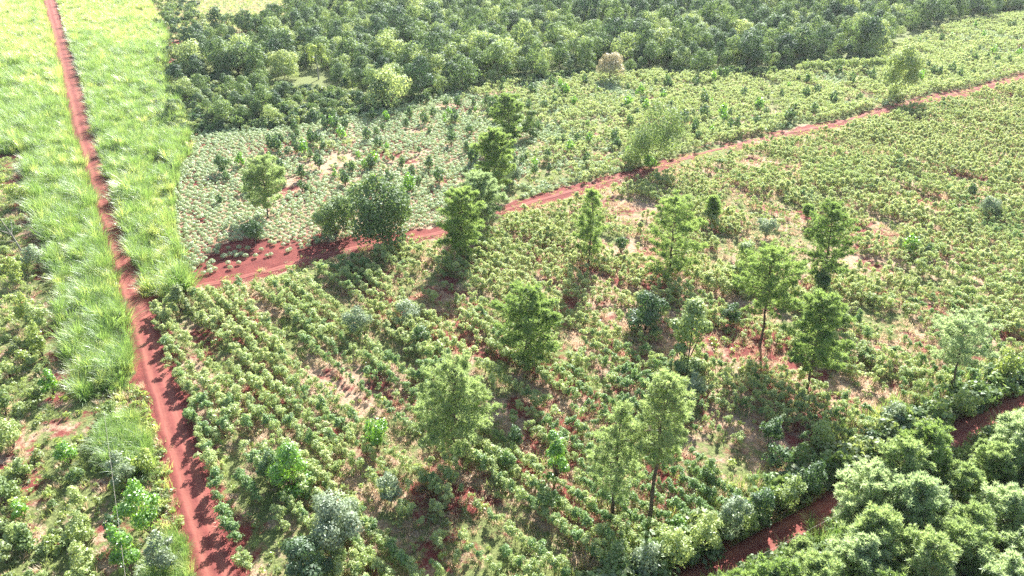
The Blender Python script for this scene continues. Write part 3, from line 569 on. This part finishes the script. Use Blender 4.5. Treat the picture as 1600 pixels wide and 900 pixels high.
# ------------------------------------------------------------------ broadleaf trees and shrubs seen one by one
def leafy(bx, by, ty, wpx, mat, label, seed, kind='tree', n=1500, L=.32, W=.22, th=.2, shell=.4, lob=9, cat=None, group=None, bark='bark', name=None, low=False, fill=1.0):
    X, Y, h, wd, _ = place(bx, by, ty, wpx)
    n = int(min(8000, max(350, fill*wd*h*(12 if kind == 'tree' else 8)/L**2)))
    q = broadleaf(seed, h, wd, n, L, W, th, lob, shell) if kind == 'tree' and not low else shrub(seed, h, wd, n, L, W, lob, .3 if low else 0)
    c = parts_mesh('leafy', q, mat, bark)
    plant(name or ('broadleaf_tree' if kind == 'tree' else 'shrub'), [('trunk' if kind == 'tree' else 'stems', c[0]), ('crown' if kind == 'tree' else 'foliage', c[1])], X, Y, label, cat or ('tree' if kind == 'tree' else 'shrub'), group, rz=0)
TREES = [
 (600, 382, 270, 122, 'forest_mid', 'largest broadleaf tree of the field, spreading grey green crown above the path', 2600, .55, .38, .05, .55),
 (525, 372, 308, 74, 'forest_mid', 'smaller leafy tree joined to the left side of the large spreading tree', 1100, .42, .28, .05, .5),
 (1018, 262, 150, 92, 'forest_mid', 'see through grey leaved tree beside the path bend', 1300, .55, .25, .05, .1),
 (953, 128, 82, 44, 'tan', 'blond straw coloured round tree at the forest front', 900, .5, .34, .25, .5),
 (535, 870, 766, 96, 'grey', 'wide grey white leaved bushy tree at the bottom of the field', 2600, .26, .16, .08, .3),
 (462, 768, 690, 70, 'bright', 'bright green rounded young tree left of the grey white tree', 1500, .3, .14, .05, .4),
 (488, 925, 842, 86, 'dark', 'dark green bushy tree below the grey white tree at the bottom edge', 1600, .3, .16, .05, .4),
 (868, 752, 670, 42, 'bright', 'slim bright green young tree left of the slender bottom pines', 900, .3, .14, .05, .4),
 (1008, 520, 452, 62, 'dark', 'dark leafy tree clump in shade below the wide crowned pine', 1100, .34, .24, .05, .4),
 (1072, 575, 462, 74, 'forest_pale', 'large leaved glossy tree beside the dark shaded clump', 1100, .42, .3, .06, .3),
 (1158, 445, 372, 52, 'forest_pale', 'leafy tree with pale shiny leaves above the long trunked pine', 800, .4, .28, .08, .3),
 (445, 122, 80, 54, 'forest_pale', 'pale green dome shaped tree in the forest left of the palm', 1500, .5, .34, .1, .6),
 (828, 215, 170, 26, 'forest_mid', 'small dark tree right of the rear dense pine', 500, .4, .26, .1, .4),
 (1400, 155, 64, 58, 'forest_pale', 'broad grey green tree at the end of the hedge row by the far path', 900, .6, .4, .02, .45),
 (286, 492, 440, 30, 'weed', 'small slim tree at the corner where path and dirt road meet', 500, .3, .2, .1, .3)]
for i, t in enumerate(TREES): leafy(*t[:5], t[5], 600+i, 'tree', t[6], t[7], t[8], t[9], 14 if any(q in t[5] for q in ('grey leaved tree', 'hedge row', 'largest broadleaf')) else t[10], low=any(q in t[5] for q in ('grey leaved tree', 'hedge row', 'largest broadleaf')), fill=.75 if 'see through' in t[5] else 1)
SHR = [
 (85, 618, 575, 32, 'bright', 'lime green shrub alone in shade below the grass strip'), (65, 522, 470, 36, 'forest_pale', 'pale leafy shrub at the left, in the row beside the grass strip'),
 (68, 560, 500, 32, 'yellow', 'yellowish shrub below the pale one beside the grass strip'), (45, 505, 455, 34, 'yellow', 'olive yellow shrub left of the pale leafy one'),
 (110, 725, 690, 36, 'bright', 'bright low shrub on the left track side'), (128, 800, 757, 30, 'forest_pale', 'upright pale shrub, third from the bottom of the left row'),
 (135, 858, 800, 46, 'forest_pale', 'pale round shrub, second from the bottom of the left row'), (140, 905, 845, 46, 'forest_pale', 'pale round shrub at the bottom of the left row'),
 (145, 925, 885, 40, 'forest_pale', 'pale shrub cut by the bottom edge of the left row'), (38, 810, 780, 28, 'bright', 'small bright round shrub near the left edge'),
 (45, 850, 815, 28, 'forest_mid', 'dark pale topped shrub under the small bright round one'), (10, 650, 600, 40, 'forest_mid', 'shrub at the left edge beside the pale tracks'),
 (22, 700, 650, 44, 'forest_pale', 'broad pale shrub near the left edge'), (30, 445, 400, 34, 'yellow', 'yellow green shrub below the dead branch'), (60, 420, 380, 36, 'grey', 'grey leaved shrub below the dead branch'),
 (35, 320, 285, 44, 'yellow', 'yellow green low shrub above the dead branch'), (20, 375, 345, 34, 'forest_mid', 'small shrub left of the dead branch'),
 (40, 745, 715, 30, 'forest_pale', 'small pale shrub in the middle of the left field'), (8, 790, 740, 40, 'forest_mid', 'mid green shrub cut by the left edge'), (12, 880, 840, 36, 'weed', 'dull green shrub low at the left edge'),
 (235, 835, 752, 66, 'bright', 'tall bright leafy shrub beside the red road near the bottom'), (210, 905, 815, 50, 'bright', 'green shrub below and left of the tall bright roadside one'),
 (200, 760, 700, 40, 'grey', 'grey green shrub under the roadside grass clump'), (262, 895, 830, 50, 'grey', 'whitish leaved shrub at the roadside near the bottom'),
 (232, 740, 705, 40, 'yellow', 'yellowish shrub touching the left edge of the red road'), (185, 850, 800, 30, 'dark', 'dark shrub behind the roadside row'),
 (960, 905, 848, 60, 'forest_mid', 'dark green shrub at the foot of the slender pines'), (1005, 900, 845, 62, 'grey', 'wide blue grey shrub along the lower road'), (1055, 890, 830, 60, 'forest_pale', 'pale green shrub right of the wide blue grey one'),
 (1095, 868, 800, 56, 'forest_pale', 'leafy shrub on the bank above the lower road'), (1060, 835, 805, 30, 'bright', 'small bright shrub above the bank shrubs'), (1135, 848, 770, 54, 'grey', 'tall grey shrub on the lower road bank'),
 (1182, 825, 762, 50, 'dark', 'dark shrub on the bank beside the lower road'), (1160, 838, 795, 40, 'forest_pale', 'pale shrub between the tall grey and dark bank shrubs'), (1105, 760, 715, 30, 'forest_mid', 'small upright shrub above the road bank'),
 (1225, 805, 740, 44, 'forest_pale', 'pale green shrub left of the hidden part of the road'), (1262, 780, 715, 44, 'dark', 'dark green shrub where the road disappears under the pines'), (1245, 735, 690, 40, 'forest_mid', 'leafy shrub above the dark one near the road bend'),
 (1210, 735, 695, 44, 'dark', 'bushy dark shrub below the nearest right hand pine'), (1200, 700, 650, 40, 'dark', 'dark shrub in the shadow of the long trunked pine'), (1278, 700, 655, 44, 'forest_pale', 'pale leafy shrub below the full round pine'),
 (1085, 618, 584, 44, 'grey', 'silvery grey shrub right of the tallest pale pine'), (1196, 372, 340, 38, 'grey', 'silvery shrub in the rows above the long trunked pine'), (1395, 670, 630, 50, 'grey', 'grey green shrub on the bank of the right hand road'),
 (1560, 600, 545, 46, 'yellow', 'yellow green shrub right of the sparse leaning pine'), (1500, 655, 610, 44, 'forest_pale', 'pale shrub at the edge of the right hand road'), (1440, 690, 650, 44, 'weed', 'olive shrub at the edge above the right hand road'),
 (1542, 340, 305, 38, 'grey', 'grey leaved bush in the far right rows'), (1515, 308, 285, 20, 'dark', 'dark compact bush left of the grey leaved bush'), (1556, 345, 325, 24, 'weed', 'small dull green bush below the grey leaved bush'),
 (1420, 395, 366, 32, 'bright', 'bright large leaved bush in the right hand rows'), (1448, 402, 378, 20, 'dark', 'dark bush right of the bright large leaved one'),
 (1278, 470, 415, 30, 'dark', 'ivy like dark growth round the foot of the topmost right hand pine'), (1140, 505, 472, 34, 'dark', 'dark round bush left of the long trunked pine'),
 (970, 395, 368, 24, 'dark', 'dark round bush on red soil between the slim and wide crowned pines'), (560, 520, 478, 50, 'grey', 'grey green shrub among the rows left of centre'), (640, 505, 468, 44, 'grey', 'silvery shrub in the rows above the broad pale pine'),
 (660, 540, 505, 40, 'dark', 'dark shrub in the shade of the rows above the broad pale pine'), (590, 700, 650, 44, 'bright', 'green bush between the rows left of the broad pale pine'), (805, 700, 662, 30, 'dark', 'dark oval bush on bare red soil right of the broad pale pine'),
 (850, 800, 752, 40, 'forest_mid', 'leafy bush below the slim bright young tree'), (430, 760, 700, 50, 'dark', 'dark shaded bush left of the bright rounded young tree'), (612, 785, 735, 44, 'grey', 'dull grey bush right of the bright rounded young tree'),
 (985, 258, 232, 40, 'forest_pale', 'green bush at the foot of the see through tree'), (1015, 262, 242, 28, 'bright', 'low green bush on the path side of the see through tree'), (800, 290, 250, 34, 'grey', 'pale bush right of the dense dark pine'),
 (400, 380, 342, 34, 'dark', 'dark bush at the foot of the lone pale pine'), (350, 272, 240, 28, 'dark', 'dark bush in the round plants near the grass band'), (640, 300, 268, 22, 'bright', 'bright green bush in the pale field above the large tree')]
_o = {}
for i, t in enumerate(SHR):
    big = t[1] > 440; leafy(*t[:5], t[5], 700+i, 'shrub', 700 if big else 380, .3 if big else .36, .19 if big else .24, 0, .3, 7)
# young dark bushes of the field behind the path (nothing tells them apart)
yb = [[parts_mesh('bush', shrub(800+i, 2.6, 1.7, 220, .34, .22, 5, .5), m, 'stem') for i in range(3)] for m in ('dark', 'bright')]
DB = [(655, 290), (580, 265), (628, 262), (905, 216), (858, 268), (840, 205), (1000, 152), (1070, 155), (865, 168), (697, 170), (640, 188), (598, 205), (585, 260), (655, 240), (505, 235), (450, 245), (525, 205), (465, 215), (355, 285), (378, 262), (1100, 165), (1115, 145), (1232, 140), (1222, 205), (1235, 190), (1255, 84), (1325, 88), (1308, 120), (1350, 100), (1420, 100), (1456, 120), (1465, 122), (1485, 118), (1508, 102), (1528, 82), (1547, 78), (1555, 112), (1575, 100), (1590, 86), (1448, 110), (1535, 60), (1330, 130), (1270, 180), (1240, 175), (930, 160), (760, 245), (705, 210), (735, 180), (770, 175), (540, 290), (480, 300), (610, 320), (440, 290), (390, 300), (345, 320), (1045, 140), (1160, 155), (1185, 175), (1130, 195), (1060, 205), (1090, 220), (1150, 205), (965, 235), (890, 240), (920, 225), (870, 230), (1275, 150), (1300, 165), (1340, 160), (1390, 130)]
_n = 0
while _n < 190:
    a, b = random.uniform(420, 1600), random.uniform(30, 300)
    if inside(P_E, *[np.array([v]) for v in G(a, b)])[0] and inside(P_E, *[np.array([v]) for v in G(a, b+9)])[0]: DB.append((a, b)); _n += 1
for i, (a, b) in enumerate(DB):
    q = 0 if random.random() < .75 else 1; c = yb[q][i % 3]; X, Y = G(a, b)
    plant('young_bush', [('stems', c[0]), ('foliage', c[1])], X, Y, ['dark green young bush dotted among the crops beyond the path', 'lighter green young bush dotted among the crops beyond the path'][q], 'bush', ['dark young bushes beyond the path', 'lighter young bushes beyond the path'][q], random.uniform(.8, 1.9))
lf = [parts_mesh('shrub', shrub(860+i, 1.9, 2.3, 420, .3, .2, 6), m, 'stem') for i, m in enumerate(['forest_pale', 'weed', 'forest_mid', 'yellow'])]
LFL = ['pale leafy shrub scattered over the rough field at lower left', 'dull green shrub scattered over the rough field at lower left', 'mid green shrub scattered over the rough field at lower left', 'yellowish shrub scattered over the rough field at lower left']
_n = 0
while _n < 70:
    a, b = random.uniform(-20, 190), random.uniform(260, 950); X, Y = G(a, b)
    if inside(P_Lfield, np.array([X]), np.array([Y]))[0] and dist_line(roadC, np.array([X]), np.array([Y]))[0] > 6 and not in_open(np.array([X]), np.array([Y]))[0]:
        q = random.choice([0, 0, 1, 2, 3]); c = lf[q]; _n += 1
        plant('shrub', [('stems', c[0]), ('foliage', c[1])], X, Y, LFL[q], 'shrub', LFL[q].replace(' shrub ', ' shrubs '), random.uniform(.55, 1.15))
# clipped hedge-like row before the forest
hx = np.linspace(1252, 1378, 19); hb = [parts_mesh('bush', shrub(830+i, 4.2, 4.6, 420, .45, .3, 6), 'forest_pale', 'bark') for i in range(3)]
for i, a in enumerate(hx):
    X, Y = G(a, 113-6*(a-1252)/126); c = hb[i % 3]; plant('hedge_bush', [('stems', c[0]), ('foliage', c[1])], X, Y, 'pale green bush in the even hedge row before the forest', 'bush', 'bushes of the hedge row', random.uniform(.85, 1.1))
# bank of the lower road: yellow grass and shrubs
k = np.array(smooth(resample(lowC, .45), 8)); n = len(k); d = np.gradient(k, axis=0); d /= np.hypot(d[:, 0], d[:, 1])[:, None]
XX = []; YY = []
for q in range(9):
    off = -rng.uniform(1.9, 8.0, n); XX.append(k[:, 0]+d[:, 1]*off); YY.append(k[:, 1]-d[:, 0]*off)
x = np.concatenate(XX); y = np.concatenate(YY); px, py = proj(x, y); kk = (px < 1750) & (rng.random(len(x)) < .35+.65*(px > 1290)); x, y = x[kk], y[kk]
scat('bank_grass', x, y, .5+.6*rng.random(len(x)), blade_protos(370, 4, ['cane_yellow', 'straw', 'weed', 'cane'], n=30, h=1.8, spread=1.2, wid=.08), 'yellowish tall grass on the bank above the lower road', 'grass')
off = -rng.uniform(2.2, 4.2, n); x = k[:, 0]+d[:, 1]*off; y = k[:, 1]-d[:, 0]*off; scat('bank_scrub', x[::2], y[::2], .55+.75*rng.random(len(x[::2])), und, 'leafy scrub on the top edge of the lower road bank', 'scrub')
x = np.concatenate([k[:, 0]+d[:, 1]*o for o in (2.0, 3.2, 3.8)]); y = np.concatenate([k[:, 1]-d[:, 0]*o for o in (2.5, 3.2, 3.8)]); x += rng.normal(0, .4, len(x)); y += rng.normal(0, .4, len(x))
scat('roadside_scrub', x[::2], y[::2], .4+.5*rng.random(len(x[::2])), und[:1]+und[2:]+caneP[:2], 'scrubby green growth on the grove side of the lower road', 'scrub')
# grass clump on the left roadside at y 640-760 of the picture
Pc = poly([(150, 700), (170, 660), (215, 655), (236, 690), (240, 735), (215, 745), (165, 735)]); x, y = grid(Pc, .6, .6, 0, .4); scat('tall_grass_clump', x, y, .5+.35*rng.random(len(x)), caneP, 'tall bright grass clump beside the road in the lower left', 'tall grass', .25)
Pc = poly([(190, 610), (222, 600), (238, 650), (262, 730), (285, 820), (300, 900), (280, 900), (250, 800), (235, 740), (200, 680), (150, 640)]); x, y = grid(Pc, .7, .7, 0, .4); scat('verge_weeds', x, y, .7+.7*rng.random(len(x)), weedP+weedL+blade_protos(380, 2, ['cane_yellow', 'cane'], n=26, h=1.2, spread=1.2, wid=.07), 'low yellow green weeds on the left verge of the red road', 'weeds')
Pc = poly([(225, 905), (250, 850), (285, 840), (300, 900), (312, 960), (240, 960)]); x, y = grid(Pc, .6, .6, 0, .4); scat('tall_grass_clump', x, y, .4+.35*rng.random(len(x)), caneP, 'arching pale grass clump at the bottom left of the red road', 'tall grass', .25)

# ------------------------------------------------------------------ palm, dead branches, cable
X, Y = G(498, 124); R = r_(900); tr = tube([[0, 0, 0], [.1, 0, 4], [.2, 0, 8.2]], [.2, .16, .14], 7); fr = []; rb = []
for i in range(22):
    a = R.uniform(0, 6.28); L = R.uniform(3.2, 4.2); up = R.uniform(.1, 1.1); pts = []
    for q in range(7):
        t = q/6; pts.append(np.array([.2+math.cos(a)*L*t*.75, math.sin(a)*L*t*.75, 8.2+L*(up*t-1.15*t*t)]))
    rb.append(tube(pts, [.03]*6+[.01], 4))
    for q in range(26):
        t = .12+.88*q/26; j = min(5, int(t*6)); f_ = t*6-j; p = pts[j]*(1-f_)+pts[j+1]*f_
        for sg in (-1, 1):
            dd = np.array([-math.sin(a)*sg, math.cos(a)*sg, -.7])+R.normal(0, .15, 3); fr.append((p, dd/np.linalg.norm(dd)))
V, I = blades(np.array([f[0] for f in fr]), np.array([f[1] for f in fr]), .8, .12)
plant('palm_tree', [('trunk', mesh_np('palm_trunk', tr[0], 4, tr[1], [M['bark_grey']])), ('frond_ribs', mesh_np('ribs', *(lambda q: (q[0], 4, q[1]))(joinm(rb)), [M['yellow']])), ('fronds', mesh_np('fronds', V, 4, I, [M['yellow']]))], X, Y, 'lone feathery palm standing in the forest belt', 'palm', s=1.3, rz=0)
def dead(bx, by, ty, n, seed, label, spread=.5, lean=(0, 0), s=1.0):
    X, Y = G(bx, by); h = hgt(Y, ty); R = r_(seed); w_ = [tube([[0, 0, 0], [lean[0]*.4, lean[1]*.4, h*.5], [lean[0], lean[1], h]], [.11*s, .08*s, .03*s], 6)]; br = []
    for i in range(n):
        t = R.uniform(.15, .6); b = np.array([lean[0]*t, lean[1]*t, h*t]); a = R.uniform(0, 6.28); e = b+np.array([math.cos(a)*h*spread*R.uniform(.5, 1), math.sin(a)*h*spread*R.uniform(.5, 1), h*R.uniform(.1, .5)])
        br.append(tube([b, (b+e)/2+R.normal(0, .08, 3), e], [.05*s, .035*s, .012*s], 4))
    b = joinm(br); plant('dead_tree', [('trunk', mesh_np('dead_trunk', w_[0][0], 4, w_[0][1], [M['bark_grey']])), ('branches', mesh_np('dead_branches', b[0], 4, b[1], [M['bark_grey']]))], X, Y, label, 'dead tree', rz=0)
dead(40, 402, 335, 5, 910, 'bare pale dead tree leaning left in the left hand field', .35, (-2.0, 0), 1.3)
dead(598, 384, 352, 9, 911, 'spray of bare white branches at the foot of the large spreading tree', .9, (.6, -.5), .8)
dead(1478, 283, 250, 3, 912, 'thin bare leaning snag in the far right rows', .2, (1.6, 0), .8)
def cable(A, B_, label, sag=.6):
    A, B_ = np.array(A), np.array(B_); t = np.linspace(0, 1, 30)[:, None]; P = A+(B_-A)*t; P[:, 2] -= sag*4*(t*(1-t))[:, 0]
    V, I = tube(P, [.012]*30, 4); o = link('overhead_cable', mesh_np('cable', V, 4, I, [M['bark_grey']])); tag(o, label, 'cable')
def at_height(px, py, z):
    x, y = G(px, py); f = (H-z)/H; return (x*f, y*f, z)
cable(at_height(1060, 934, 7), at_height(1420, 745, 7), 'thin pale cable strung over the lower red road', .1)
cable(at_height(162, 640, 6), at_height(202, 950, 6), 'thin pale cable over the roadside shrubs at lower left', .1)
# ------------------------------------------------------------------ the air
V = np.array([(a, b, c) for a in (-1600, 1600) for b in (-600, 1600) for c in (-1.5, 63)], float)
hz = link('haze', mesh_np('haze', V, 4, [(0, 1, 3, 2), (4, 6, 7, 5), (0, 4, 5, 1), (2, 3, 7, 6), (0, 2, 6, 4), (1, 5, 7, 3)], [])); hz['kind'] = 'stuff'; hz['label'] = 'thin bright haze over the whole valley'
m, t = new_mat('haze'); pv = nd(t, 'ShaderNodeVolumePrincipled'); pv.inputs['Density'].default_value = .00008; pv.inputs['Color'].default_value = (.86, .94, 1, 1); pv.inputs['Anisotropy'].default_value = .3
o = nd(t, 'ShaderNodeOutputMaterial'); t.links.new(pv.outputs[0], o.inputs['Volume']); hz.data.materials.append(m)
print('objects', len(bpy.data.objects))
